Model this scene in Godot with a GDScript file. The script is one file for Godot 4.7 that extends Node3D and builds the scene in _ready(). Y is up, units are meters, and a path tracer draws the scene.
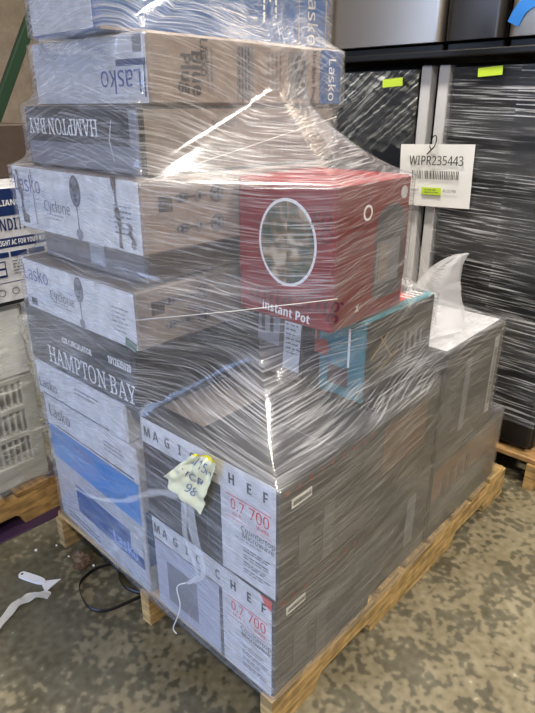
extends Node3D
# A shrink-wrapped pallet of boxed appliances on a warehouse floor.
# x = 0 is the pallet's long side, z = 0 its short side; the corner between them stands nearest the camera.

var rng := RandomNumberGenerator.new()
var used := {}
var M := {}
var stack := []          # footprints of the cartons, for the stretch wrap
var fonts := {}

# ---------------------------------------------------------------- small helpers
func numbered(n: String) -> String:
	if not used.has(n):
		used[n] = 0
		return n
	used[n] += 1
	return "%s_%03d" % [n, used[n]]

func thing(called: String, label: String, category: String, at := Vector3.ZERO, turn := 0.0, group := "") -> Node3D:
	var o := Node3D.new()
	o.name = numbered(called)
	add_child(o)
	o.position = at
	o.rotation_degrees.y = turn
	o.set_meta("label", label)
	o.set_meta("category", category)
	if group:
		o.set_meta("group", group)
	return o

func put(mesh: Mesh, called: String, m: Material, parent: Node3D, xf := Transform3D()) -> MeshInstance3D:
	var o := MeshInstance3D.new()
	o.mesh = mesh
	o.name = called
	o.material_override = m
	o.transform = xf
	o.cast_shadow = GeometryInstance3D.SHADOW_CASTING_SETTING_ON
	parent.add_child(o, true)
	return o

func struct(called: String, mesh: Mesh, m: Material, at := Vector3.ZERO) -> MeshInstance3D:
	var o := put(mesh, numbered(called), m, self, Transform3D(Basis(), at))
	o.set_meta("kind", "structure")
	return o

func tag(o: Node3D, label: String, category: String, group := "") -> Node3D:
	o.set_meta("label", label)
	o.set_meta("category", category)
	if group:
		o.set_meta("group", group)
	return o

func quad(st: SurfaceTool, a: Vector3, b: Vector3, c: Vector3, d: Vector3, out: Vector3) -> void:
	# front faces run clockwise seen from the side of OUT
	if (b - a).cross(c - a).dot(out) > 0.0:
		var t := b
		b = d
		d = t
	for p: Vector3 in [a, b, c, a, c, d]:
		st.add_vertex(p)

func tri(st: SurfaceTool, a: Vector3, b: Vector3, c: Vector3, out: Vector3) -> void:
	if (b - a).cross(c - a).dot(out) > 0.0:
		var t := b
		b = c
		c = t
	for p: Vector3 in [a, b, c]:
		st.add_vertex(p)

func begin(smooth := false) -> SurfaceTool:
	var st := SurfaceTool.new()
	st.begin(Mesh.PRIMITIVE_TRIANGLES)
	st.set_smooth_group(0 if smooth else -1)
	return st

func done(st: SurfaceTool) -> ArrayMesh:
	st.generate_normals()
	return st.commit()

# chamfered box added to a surface; P is its centre
func add_box(st: SurfaceTool, p: Vector3, s: Vector3, ch := 0.0, turn := Basis()) -> void:
	var h := s * 0.5
	ch = minf(ch, minf(h.x, minf(h.y, h.z)) * 0.9)
	for ax in 3:
		var u := (ax + 1) % 3
		var v := (ax + 2) % 3
		for sg: float in [-1.0, 1.0]:
			var n := Vector3.ZERO
			n[ax] = sg
			var q := []
			for k: Vector2 in [Vector2(-1, -1), Vector2(1, -1), Vector2(1, 1), Vector2(-1, 1)]:
				var w := Vector3.ZERO
				w[ax] = sg * h[ax]
				w[u] = k.x * (h[u] - ch)
				w[v] = k.y * (h[v] - ch)
				q.append(p + turn * w)
			quad(st, q[0], q[1], q[2], q[3], turn * n)
	if ch <= 0.0:
		return
	for ax in 3:                                   # twelve edges
		var u := (ax + 1) % 3
		var v := (ax + 2) % 3
		for su: float in [-1.0, 1.0]:
			for sv: float in [-1.0, 1.0]:
				var q := []
				for k: Vector2 in [Vector2(-1, 0), Vector2(1, 0), Vector2(1, 1), Vector2(-1, 1)]:
					var w := Vector3.ZERO
					w[ax] = k.x * (h[ax] - ch)
					w[u] = su * (h[u] - (ch if k.y > 0.5 else 0.0))
					w[v] = sv * (h[v] - (0.0 if k.y > 0.5 else ch))
					q.append(p + turn * w)
				var n := Vector3.ZERO
				n[u] = su
				n[v] = sv
				quad(st, q[0], q[1], q[2], q[3], turn * n)
	for sx: float in [-1.0, 1.0]:
		for sy: float in [-1.0, 1.0]:
			for sz: float in [-1.0, 1.0]:
				var g := Vector3(sx, sy, sz)
				tri(st, p + turn * (g * Vector3(h.x, h.y - ch, h.z - ch)), p + turn * (g * Vector3(h.x - ch, h.y, h.z - ch)), p + turn * (g * Vector3(h.x - ch, h.y - ch, h.z)), turn * g)

func box(s: Vector3, ch := 0.004, p := Vector3.ZERO) -> ArrayMesh:
	var st := begin()
	add_box(st, p, s, ch)
	return done(st)

# round tube along points
func tube(pts: Array, radii, sides := 8, closed := false) -> ArrayMesh:
	var st := begin(true)
	var rings := []
	var n := pts.size()
	for i in n:
		var a: Vector3 = pts[(i - 1 + n) % n] if (closed or i > 0) else pts[0]
		var b: Vector3 = pts[(i + 1) % n] if (closed or i < n - 1) else pts[n - 1]
		var t := (b - a).normalized()
		var x := t.cross(Vector3.UP if absf(t.y) < 0.9 else Vector3.RIGHT).normalized()
		var y := t.cross(x).normalized()
		var r: float = radii[i] if radii is Array else radii
		var ring := []
		for k in sides:
			var w := TAU * k / sides
			ring.append(pts[i] + (x * cos(w) + y * sin(w)) * r)
		rings.append(ring)
	for i in (n if closed else n - 1):
		var r0: Array = rings[i]
		var r1: Array = rings[(i + 1) % n]
		for k in sides:
			var k2 := (k + 1) % sides
			quad(st, r0[k], r0[k2], r1[k2], r1[k], r0[k] - pts[i])
	if not closed:
		for e in [0, n - 1]:
			var dir: Vector3 = (pts[0] - pts[1]) if e == 0 else (pts[n - 1] - pts[n - 2])
			for k in sides:
				tri(st, pts[e], rings[e][k], rings[e][(k + 1) % sides], dir)
	return done(st)

func spline(ctrl: Array, per := 8) -> Array:
	var out := []
	for i in ctrl.size() - 1:
		var p0: Vector3 = ctrl[maxi(i - 1, 0)]
		var p3: Vector3 = ctrl[mini(i + 2, ctrl.size() - 1)]
		for k in per:
			out.append((ctrl[i] as Vector3).cubic_interpolate(ctrl[i + 1], p0, p3, float(k) / per))
	out.append(ctrl[-1])
	return out

# flat disc / ring / ellipse of print facing +z, thickness t
func disc(rx: float, ry: float, inner := 0.0, n := 40, t := 0.0006) -> ArrayMesh:
	var st := begin()
	for i in n:
		var a := TAU * i / n
		var b := TAU * (i + 1) / n
		var A := Vector3(cos(a) * rx, sin(a) * ry, t)
		var B := Vector3(cos(b) * rx, sin(b) * ry, t)
		var f := Vector3(inner, inner, 1)
		quad(st, A * f, B * f, B, A, Vector3(0, 0, 1))
		quad(st, A, B, B - Vector3(0, 0, t), A - Vector3(0, 0, t), A)
	return done(st)

func poly(points: Array, t := 0.0006) -> ArrayMesh:
	var pv := PackedVector2Array(points)
	var ix := Geometry2D.triangulate_polygon(pv)
	var st := begin()
	for k in range(0, ix.size(), 3):
		var q := []
		for j in 3:
			q.append(Vector3(pv[ix[k + j]].x, pv[ix[k + j]].y, t))
		tri(st, q[0], q[1], q[2], Vector3(0, 0, 1))
	return done(st)

# ---------------------------------------------------------------- materials
func mat(c: Color, rough := 0.6, metal := 0.0, spec := 0.5) -> StandardMaterial3D:
	var m := StandardMaterial3D.new()
	m.albedo_color = c
	m.roughness = rough
	m.metallic = metal
	m.metallic_specular = spec
	return m

func c8(r: int, g: int, b: int) -> Color:
	return Color(r / 255.0, g / 255.0, b / 255.0)

var paper_grain: ImageTexture
func carton_mat(c: Color, rough := 0.55) -> StandardMaterial3D:
	var m := mat(c, rough)
	m.albedo_texture = paper_grain
	m.uv1_triplanar = true
	m.uv1_scale = Vector3(2.2, 2.2, 2.2)
	return m

func noise(sd: int, freq: float, oct := 4, kind := FastNoiseLite.TYPE_SIMPLEX_SMOOTH) -> FastNoiseLite:
	var n := FastNoiseLite.new()
	n.seed = sd
	n.frequency = freq
	n.noise_type = kind
	n.fractal_type = FastNoiseLite.FRACTAL_FBM
	n.fractal_octaves = oct
	return n

# a tiling grey picture w0 x h0, stretched to w x h, as bytes
func grey(sd: int, freq: float, oct: int, w0: int, h0: int, w: int, h: int) -> PackedByteArray:
	var im := noise(sd, freq, oct).get_seamless_image(w0, h0)
	im.convert(Image.FORMAT_L8)
	if w0 != w or h0 != h:
		im.resize(w, h, Image.INTERPOLATE_CUBIC)
	return im.get_data()

func make_grain() -> void:
	var n := 512
	var a := grey(3, 0.02, 4, n, n, n, n)
	var b := grey(4, 0.2, 2, n, n, n, n)
	var d := PackedByteArray()
	d.resize(n * n * 3)
	for i in n * n:
		var v := int(clampf(226.0 + (a[i] - 128) * 0.16 + (b[i] - 128) * 0.10, 0, 255))
		d[i * 3] = v
		d[i * 3 + 1] = v
		d[i * 3 + 2] = v
	paper_grain = ImageTexture.create_from_image(Image.create_from_data(n, n, false, Image.FORMAT_RGB8, d))

func sstep(a: float, b: float, x: float) -> float:
	var t := clampf((x - a) / (b - a), 0.0, 1.0)
	return t * t * (3.0 - 2.0 * t)

# stretch film: milky streaks drawn out along u; alpha is the streak's density
func streaks(sd: int, w: int, h: int, base: float, fine: float, band: float, rope: float) -> Array:
	var n1 := grey(sd, 0.16, 2, w / 32, h, w, h)           # hair lines
	var n2 := grey(sd + 1, 0.10, 3, w / 32, h, w, h)   # creases
	var n3 := grey(sd + 2, 0.03, 2, w / 32, h / 4, w, h)   # overlapping bands
	var n4 := grey(sd + 3, 0.012, 3, w / 4, h / 4, w, h)   # slack and tight patches
	var d := PackedByteArray()
	d.resize(w * h * 4)
	var hm := PackedByteArray()
	hm.resize(w * h)
	for i in w * h:
		var p := n4[i] / 255.0
		var f := sstep(0.61, 0.80, n1[i] / 255.0) * (0.35 + 0.9 * p)
		var c := sstep(0.60, 0.80, n2[i] / 255.0) * sstep(0.3, 0.75, p)
		var b := sstep(0.35, 0.65, n3[i] / 255.0)
		var a := base + fine * f + band * b + rope * c
		d[i * 4] = 255
		d[i * 4 + 1] = 255
		d[i * 4 + 2] = 255
		d[i * 4 + 3] = int(clampf(a, 0.0, 1.0) * 255.0)
		hm[i] = int(clampf(0.45 * n1[i] + 0.4 * n2[i] + 0.15 * n3[i], 0, 255))
	return [ImageTexture.create_from_image(Image.create_from_data(w, h, false, Image.FORMAT_RGBA8, d)), ImageTexture.create_from_image(Image.create_from_data(w, h, false, Image.FORMAT_L8, hm))]

func film_mat(tex: Texture2D, c: Color, op: float, rough := 0.35) -> StandardMaterial3D:
	var m := mat(Color(c.r, c.g, c.b, op), rough)
	m.transparency = BaseMaterial3D.TRANSPARENCY_ALPHA
	m.albedo_texture = tex
	m.cull_mode = BaseMaterial3D.CULL_DISABLED
	return m

func pane_mat(height: Texture2D, relief: float, rough := 0.14, haze := 0.02) -> StandardMaterial3D:
	var m := mat(Color(0.95, 0.96, 0.98, haze), rough)
	m.transparency = BaseMaterial3D.TRANSPARENCY_ALPHA
	m.cull_mode = BaseMaterial3D.CULL_DISABLED
	m.heightmap_enabled = true
	m.heightmap_texture = height
	m.heightmap_scale = relief
	return m

# ---------------------------------------------------------------- cartons and print
func carton(called: String, label: String, lo: Vector3, hi: Vector3, m: Material, turn := 0.0, group := "", wrapped := true) -> Node3D:
	var s := hi - lo
	var at := Vector3((lo.x + hi.x) / 2, lo.y, (lo.z + hi.z) / 2)
	var o := thing(called, label, "carton", at, turn, group)
	o.set_meta("size", s)
	put(box(s, 0.005, Vector3(0, s.y / 2, 0)), "body", m, o)
	# the seam where the top flaps meet
	put(box(Vector3(s.x * 0.985, 0.0008, 0.004), 0.0, Vector3(0, s.y + 0.0001, 0)), "flap_seam", M.greyink, o)
	if wrapped:
		var pts := []
		var b := Basis(Vector3.UP, deg_to_rad(turn))
		for k: Vector2 in [Vector2(-1, -1), Vector2(1, -1), Vector2(1, 1), Vector2(-1, 1)]:
			var w := at + b * Vector3(k.x * s.x / 2, 0, k.y * s.z / 2)
			pts.append(Vector2(w.x, w.z))
		stack.append({"lo": lo.y, "hi": hi.y, "pts": pts})
	return o

# a frame on a face of a carton: x to the reader's right, y up the face, z outward; u, v in metres from the face's centre
func on_face(o: Node3D, face: String, u := 0.0, v := 0.0, turn := 0.0, lift := 0.0004) -> Transform3D:
	var s: Vector3 = o.get_meta("size")
	var xf: Transform3D
	match face:
		"front": xf = Transform3D(Basis(), Vector3(0, s.y / 2, s.z / 2))
		"side": xf = Transform3D(Basis(Vector3(0, 0, -1), Vector3(0, 1, 0), Vector3(1, 0, 0)), Vector3(s.x / 2, s.y / 2, 0))
		_: xf = Transform3D(Basis(Vector3(1, 0, 0), Vector3(0, 0, -1), Vector3(0, 1, 0)), Vector3(0, s.y, 0))
	xf = xf * Transform3D(Basis(), Vector3(u, v, lift))
	return xf * Transform3D(Basis(Vector3(0, 0, 1), deg_to_rad(turn)), Vector3.ZERO)

func panel(o: Node3D, face: String, u: float, v: float, w: float, h: float, m: Material, called := "printed_panel", lift := 0.0004, turn := 0.0) -> MeshInstance3D:
	return put(box(Vector3(w, h, 0.0006), 0.0), called, m, o, on_face(o, face, u, v, turn, lift))

func font(which: String) -> SystemFont:
	if not fonts.has(which):
		var f := SystemFont.new()
		f.font_names = PackedStringArray(["Droid Serif" if which.begins_with("serif") else "Droid Sans"])
		f.font_weight = 700 if which.ends_with("bold") else 400
		fonts[which] = f
	return fonts[which]

func letters(txt: String, em: float, which := "sans", space := "") -> TextMesh:
	var t := TextMesh.new()
	t.text = txt
	t.font = font(which)
	t.font_size = 40
	t.pixel_size = em / 40.0
	t.depth = 0.0004
	t.curve_step = 3.0
	return t

func write(o: Node3D, face: String, txt: String, u: float, v: float, em: float, m: Material, which := "sans", turn := 0.0, stretch := 1.0, lift := 0.0014, slant := 0.0) -> MeshInstance3D:
	var xf := on_face(o, face, u, v, turn, lift)
	xf = xf * Transform3D(Basis(Vector3(stretch, 0, 0), Vector3(slant, 1, 0), Vector3(0, 0, 1)), Vector3.ZERO)
	return put(letters(txt, em, which), "lettering", m, o, xf)

# rows of illegible small print as little strips, one part
func fine_print(o: Node3D, face: String, u: float, v: float, w: float, rows: int, pitch: float, m: Material, turn := 0.0, th := 0.3) -> void:
	var st := begin()
	for r in rows:
		var x := -w / 2
		var stop := w / 2 * rng.randf_range(0.4, 1.0)
		while x < stop:
			var l := rng.randf_range(0.006, 0.02)
			add_box(st, Vector3(x + l / 2, -(r - (rows - 1) / 2.0) * pitch, 0), Vector3(l, pitch * th, 0.0004))
			x += l + 0.004
	put(done(st), "fine_print", m, o, on_face(o, face, u, v, turn, 0.0014))

func barcode(o: Node3D, face: String, u: float, v: float, w: float, h: float, turn := 0.0, lift := 0.0016, label: Node3D = null) -> void:
	var st := begin()
	var x := -w / 2
	while x < w / 2:
		var l := rng.randf_range(0.0007, 0.0022) * w / 0.1
		add_box(st, Vector3(x + l / 2, 0, 0), Vector3(l, h, 0.0004))
		x += l + rng.randf_range(0.0014, 0.0032) * w / 0.1
	var xf := on_face(o, face, u, v, turn, lift)
	if label:
		put(done(st), "barcode", M.ink, label, label.transform.affine_inverse() * xf)
	else:
		put(done(st), "barcode", M.ink, o, xf)

# the printed picture of a pedestal fan
func fan_print(o: Node3D, face: String, u: float, v: float, h: float, turn := 0.0, squash := 0.62) -> void:
	var f := put(disc(h * 0.25 * squash, h * 0.25), "printed_fan", M.print_grey, o, on_face(o, face, u, v, turn, 0.001) * Transform3D(Basis(), Vector3(0, h * 0.25, 0)))
	var st := begin()
	for k in 3:
		add_box(st, Vector3(cos(k * 2.09 + 0.5) * squash, sin(k * 2.09 + 0.5), 0) * h * 0.1, Vector3(h * 0.13, h * 0.09, 0.0004), 0.0, Basis(Vector3(0, 0, 1), k * 2.09 + 0.5))
	put(disc(h * 0.235 * squash, h * 0.235, 0.9), "guard_ring", M.print_dark, f, Transform3D(Basis(), Vector3(0, 0, 0.0006)))
	put(done(st), "blades", M.print_dark, f, Transform3D(Basis(), Vector3(0, 0, 0.0009)))
	put(box(Vector3(h * 0.025, h * 0.45, 0.0004), 0.0, Vector3(0, -h * 0.45, 0)), "pole", M.print_dark, f, Transform3D(Basis(), Vector3(0, 0, 0.0004)))
	put(disc(h * 0.15 * squash, h * 0.09), "base", M.print_grey, f, Transform3D(Basis(), Vector3(0, -h * 0.68, 0.0004)))

# ---------------------------------------------------------------- main
func _ready() -> void:
	rng.seed = 71
	# camera, 62 degrees tall, tipped down 23 degrees
	var cam := Camera3D.new()
	cam.name = "camera"
	add_child(cam)
	cam.position = Vector3(0.6302, 1.4, 0.7087)
	cam.rotation_degrees = Vector3(-23.0, 42.3, 0.0)
	cam.fov = 2.0 * rad_to_deg(atan(356.5 / 590.0))
	cam.near = 0.02
	cam.current = true
	# sky outside the dock door, exposure
	var env := Environment.new()
	env.background_mode = Environment.BG_SKY
	var sky := Sky.new()
	var sm := ProceduralSkyMaterial.new()
	sm.sky_top_color = c8(135, 170, 228)
	sm.sky_horizon_color = c8(200, 216, 244)
	sm.ground_horizon_color = c8(150, 150, 150)
	sm.ground_bottom_color = c8(110, 110, 110)
	sky.sky_material = sm
	env.sky = sky
	env.background_energy_multiplier = 6.2
	env.tonemap_mode = Environment.TONE_MAPPER_LINEAR
	env.tonemap_exposure = 1.18
	env.sdfgi_enabled = true
	env.ssao_enabled = true
	env.ssil_enabled = true
	var we := WorldEnvironment.new()
	we.name = "world_environment"
	we.environment = env
	add_child(we)
	materials()
	lamps()
	room()
	pallet_load()
	wrap_film()
	refrigerators()
	air_conditioner_corner()
	floor_litter()

func materials() -> void:
	make_grain()
	M.ink = mat(c8(28, 28, 30), 0.5)
	M.print_grey = mat(c8(120, 120, 128), 0.5)
	M.print_dark = mat(c8(70, 70, 78), 0.5)
	M.kraft = carton_mat(c8(164, 150, 144))
	M.kraft_grey = carton_mat(c8(152, 142, 136))
	M.white = carton_mat(c8(232, 232, 236), 0.4)
	M.offwhite = carton_mat(c8(214, 214, 220), 0.45)
	M.charcoal = carton_mat(c8(58, 58, 62), 0.4)
	M.black = carton_mat(c8(34, 33, 34), 0.35)
	M.navy = mat(c8(28, 48, 96), 0.4)
	M.blue = carton_mat(c8(58, 104, 170), 0.4)
	M.skyblue = mat(c8(70, 140, 205), 0.4)
	M.red = carton_mat(c8(152, 14, 34), 0.4)
	M.redink = mat(c8(204, 52, 48), 0.5)
	M.strip = mat(c8(88, 86, 88), 0.5)
	M.pale = mat(c8(176, 178, 192), 0.45)
	M.darkredink = mat(c8(150, 44, 40), 0.5)
	M.darkred = mat(c8(92, 14, 26), 0.5)
	M.greyink = mat(c8(86, 88, 96), 0.5)
	M.blueink = mat(c8(60, 72, 130), 0.5)
	M.whiteink = mat(c8(236, 236, 238), 0.5)
	M.teal = carton_mat(c8(62, 136, 150), 0.4)
	M.paper = mat(c8(238, 238, 236), 0.6)
	M.lime = mat(c8(196, 224, 60), 0.5)
	M.steel = mat(c8(172, 164, 154), 0.34, 0.9)
	M.darksteel = mat(c8(70, 66, 62), 0.3, 0.8)
	M.blackplastic = mat(c8(18, 18, 19), 0.35)
	M.housing = mat(c8(225, 225, 225), 0.5)

func lamps() -> void:
	# linear LED high bays hung under the ceiling
	var glow := mat(c8(255, 250, 240), 0.5)
	glow.emission_enabled = true
	glow.emission = c8(255, 246, 230)
	glow.emission_energy_multiplier = 8.0
	var spots := [Vector3(-0.42, 3.7, -0.42), Vector3(1.5, 3.7, -1.3), Vector3(1.9, 3.7, 1.5)]
	var names := ["hung over the wrapped pallet", "hung over the open floor beside the refrigerators", "hung over the aisle before the pallet"]
	for i in spots.size():
		var p: Vector3 = spots[i]
		var o := thing("ceiling_lamp", "long white LED high bay lamp " + names[i], "lamp", p, 0.0, "high bay lamps")
		put(box(Vector3(1.06, 0.07, 0.36), 0.01, Vector3(0, 0.045, 0)), "housing", M.housing, o)
		put(box(Vector3(1.0, 0.012, 0.3), 0.002, Vector3(0, 0.003, 0)), "diffuser", glow, o)
		for sx: float in [-0.5, 0.5]:
			put(tube([Vector3(sx, 0.08, 0), Vector3(sx, 0.8, 0)], 0.003, 6), "hanger", M.darksteel, o)
		var l := AreaLight3D.new()
		l.name = "high_bay_light"
		o.add_child(l)
		l.position = Vector3(0, -0.006, 0)
		l.rotation_degrees.x = -90
		l.area_size = Vector2(1.0, 0.3)
		l.light_color = c8(255, 246, 232)
		l.light_energy = 8.5
		l.area_range = 20.0
		l.shadow_enabled = true

func concrete_floor() -> StandardMaterial3D:
	var n := 1024
	var a := grey(21, 0.034, 5, n / 2, n / 2, n, n)
	var b := grey(22, 0.075, 3, n / 2, n / 2, n, n)
	var c := grey(23, 0.2, 2, n / 2, n / 2, n, n)
	var e := grey(24, 0.020, 2, n / 8, n / 8, n, n)
	var f := grey(25, 0.05, 3, n / 4, n / 4, n, n)
	var s := grey(26, 0.05, 2, n / 16, n / 2, n, n)
	var d := PackedByteArray()
	d.resize(n * n * 3)
	var worn := PackedFloat32Array()                 # the coating is trodden off in the aisle beside the load
	for x in n:
		worn.append(0.12 * cos(TAU * (float(x) / n - 0.76)) + 0.02)
	for i in n * n:
		var t := (a[i] * 0.30 + b[i] * 0.36 + c[i] * 0.34) / 255.0 + (e[i] - 128) / 255.0 * 0.30 + worn[i % n]
		var k := sstep(0.475, 0.545, t)             # worn through to pale concrete
		var g := (c[i] - 128) * 0.15 + (f[i] - 128) * 0.15
		if s[i] > 196 and f[i] > 140:
			k = minf(1.0, k + 0.35)
		if c[i] > 226:
			g += 30.0
		d[i * 3] = int(clampf(lerpf(94, 124, k) + g, 0, 255))
		d[i * 3 + 1] = int(clampf(lerpf(89, 115, k) + g, 0, 255))
		d[i * 3 + 2] = int(clampf(lerpf(72, 91, k) + g, 0, 255))
	var m := mat(Color.WHITE, 0.55)
	m.albedo_texture = ImageTexture.create_from_image(Image.create_from_data(n, n, false, Image.FORMAT_RGB8, d))
	m.uv1_triplanar = true
	m.uv1_world_triplanar = true
	m.uv1_scale = Vector3(0.3125, 0.3125, 0.3125)
	m.uv1_offset = Vector3(0.5, 0, 0.5)
	return m

func room() -> void:
	var wallm := carton_mat(c8(186, 168, 146), 0.8)
	wallm.uv1_scale = Vector3(0.6, 0.6, 0.6)
	struct("floor", box(Vector3(11, 0.2, 14), 0.0), concrete_floor(), Vector3(0.5, -0.1, 2.0))
	struct("ceiling", box(Vector3(9.4, 0.2, 10.4), 0.0), mat(c8(190, 188, 184), 0.8), Vector3(0.5, 4.6, 0.0))
	struct("wall_back", box(Vector3(9.4, 4.5, 0.2), 0.0), wallm, Vector3(0.5, 2.25, -5.1))
	struct("wall_left", box(Vector3(0.2, 4.5, 10.0), 0.0), wallm, Vector3(-4.1, 2.25, 0.0))
	struct("wall_right", box(Vector3(0.2, 4.5, 10.0), 0.0), wallm, Vector3(5.1, 2.25, 0.0))
	# front wall with the open dock door
	var fw := begin()
	add_box(fw, Vector3(-3.75, 2.25, 5.1), Vector3(0.9, 4.5, 0.2))
	add_box(fw, Vector3(3.2, 2.25, 5.1), Vector3(4.0, 4.5, 0.2))
	add_box(fw, Vector3(-1.05, 4.1, 5.1), Vector3(4.5, 0.8, 0.2))
	struct("wall_front", done(fw), wallm)
	# green pallet rack frame by the wall
	var rack := thing("pallet_rack", "green steel pallet rack frame with a diagonal brace by the tan wall", "rack", Vector3(-2.6, 0, -1.0))
	var g := mat(c8(34, 62, 42), 0.4)
	for z: float in [-0.75, 0.55]:
		put(box(Vector3(0.07, 4.2, 0.07), 0.006, Vector3(0, 2.1, z)), "post", g, rack)
		put(box(Vector3(0.14, 0.01, 0.12), 0.0, Vector3(0, 0.005, z)), "foot_plate", g, rack)
	for y: float in [0.0]:
		var a := Vector3(0.0, 0.85, 0.52)
		var b := Vector3(0.0, 3.05, -0.75)
		var len := a.distance_to(b)
		var dir := (b - a).normalized()
		var bas := Basis(Vector3.RIGHT, dir, Vector3.RIGHT.cross(dir))
		var st := begin()
		add_box(st, (a + b) / 2, Vector3(0.045, len, 0.055), 0.006, bas)
		put(done(st), "diagonal_brace", g, rack)
	for y: float in [0.75, 3.15]:
		put(box(Vector3(0.04, 0.05, 1.3), 0.005, Vector3(0, y, -0.1)), "cross_brace", g, rack)

func wood_mat(c: Color, sd: int) -> StandardMaterial3D:
	var n := 256
	var a := grey(sd, 0.06, 4, n / 8, n, n, n)
	var b := grey(sd + 1, 0.02, 3, n, n, n, n)
	var d := PackedByteArray()
	d.resize(n * n * 3)
	for i in n * n:
		var v := 0.82 + (a[i] - 128) / 255.0 * 0.42 + (b[i] - 128) / 255.0 * 0.2
		d[i * 3] = int(clampf(v * 255, 0, 255))
		d[i * 3 + 1] = int(clampf(v * 250, 0, 255))
		d[i * 3 + 2] = int(clampf(v * 238, 0, 255))
	var m := mat(c, 0.7)
	m.albedo_texture = ImageTexture.create_from_image(Image.create_from_data(n, n, false, Image.FORMAT_RGB8, d))
	m.uv1_triplanar = true
	m.uv1_scale = Vector3(3, 3, 3)
	return m

# stringer along z with two rounded fork notches in its underside
func stringer(len: float, h: float, w: float) -> ArrayMesh:
	var p := []
	var e := len * 0.125
	var nw := len * 0.19
	var nh := h * 0.42
	p.append(Vector2(0, 0)); p.append(Vector2(e, 0))
	for s: float in [e, len - e - nw]:
		if s > e:
			p.append(Vector2(s, 0))
		p.append(Vector2(s + 0.012, nh * 0.75)); p.append(Vector2(s + 0.03, nh))
		p.append(Vector2(s + nw - 0.03, nh)); p.append(Vector2(s + nw - 0.012, nh * 0.75)); p.append(Vector2(s + nw, 0))
	p.append(Vector2(len, 0)); p.append(Vector2(len, h)); p.append(Vector2(0, h))
	var st := begin()
	var pv := PackedVector2Array(p)
	var ix := Geometry2D.triangulate_polygon(pv)
	for sx: float in [-1.0, 1.0]:
		for k in range(0, ix.size(), 3):
			var q := []
			for j in 3:
				q.append(Vector3(sx * w / 2, pv[ix[k + j]].y, -pv[ix[k + j]].x))
			tri(st, q[0], q[1], q[2], Vector3(sx, 0, 0))
	for i in p.size():
		var a: Vector2 = p[i]
		var b: Vector2 = p[(i + 1) % p.size()]
		var nrm := Vector3(0, -(b - a).x, -(b - a).y)
		quad(st, Vector3(-w / 2, a.y, -a.x), Vector3(w / 2, a.y, -a.x), Vector3(w / 2, b.y, -b.x), Vector3(-w / 2, b.y, -b.x), nrm)
	return done(st)

func wooden_pallet(label: String, at: Vector3, turn: float, w: float, len: float, nb: int, mats: Array) -> Node3D:
	# AT is the corner between the long side (x = 0) and the short side (z = 0)
	var o := thing("wooden_pallet", label, "pallet", at, turn)
	var h := 0.112
	var sm := stringer(len, h, 0.038)
	for k in 3:
		put(sm, "stringer", mats[k % mats.size()], o, Transform3D(Basis(), Vector3(-0.019 - k * (w - 0.038) / 2, 0, 0)))
	var pitch := len / nb
	var bm := [box(Vector3(w, 0.022, pitch * 0.80), 0.003), box(Vector3(w, 0.022, pitch * 0.72), 0.003)]
	for k in nb:
		put(bm[(k * 7 + 1) % 3 % 2], "deck_board", mats[(k + 1) % mats.size()], o, Transform3D(Basis(), Vector3(-w / 2, h + 0.0112, -pitch * (k + 0.42))))
	return o

func cyclone(o: Node3D, u0 := 0.0) -> void:
	var s: Vector3 = o.get_meta("size")
	panel(o, "front", 0, 0, s.x - 0.006, s.y - 0.006, M.white)
	write(o, "front", "Lasko", -s.x * 0.37, s.y * 0.22, 0.052, M.blueink)
	write(o, "front", "Cyclone", -s.x * 0.12, -s.y * 0.06, 0.034, M.greyink)
	fine_print(o, "front", -s.x * 0.13, -s.y * 0.22, 0.09, 2, 0.009, M.print_grey)
	fan_print(o, "front", s.x * 0.05, 0.0, s.y * 0.92)
	fine_print(o, "front", s.x * 0.38, -s.y * 0.05, 0.06, 6, 0.011, M.print_grey)
	barcode(o, "front", -s.x * 0.42, -s.y * 0.34, 0.03, 0.02)
	# the four small fans on the side
	for k in 2:
		fan_print(o, "side", -0.185, s.y * (0.22 - 0.42 * k), 0.075, 90.0, 0.5)
		fan_print(o, "side", -0.125, s.y * (0.22 - 0.42 * k), 0.08, -90.0, 0.95)
	var lb := panel(o, "side", -s.z * 0.4, s.y * 0.16, 0.05, 0.055, M.kraft, "label")
	barcode(o, "side", -s.z * 0.4, s.y * 0.16, 0.036, 0.032, 0.0, 0.0016, lb)

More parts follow.
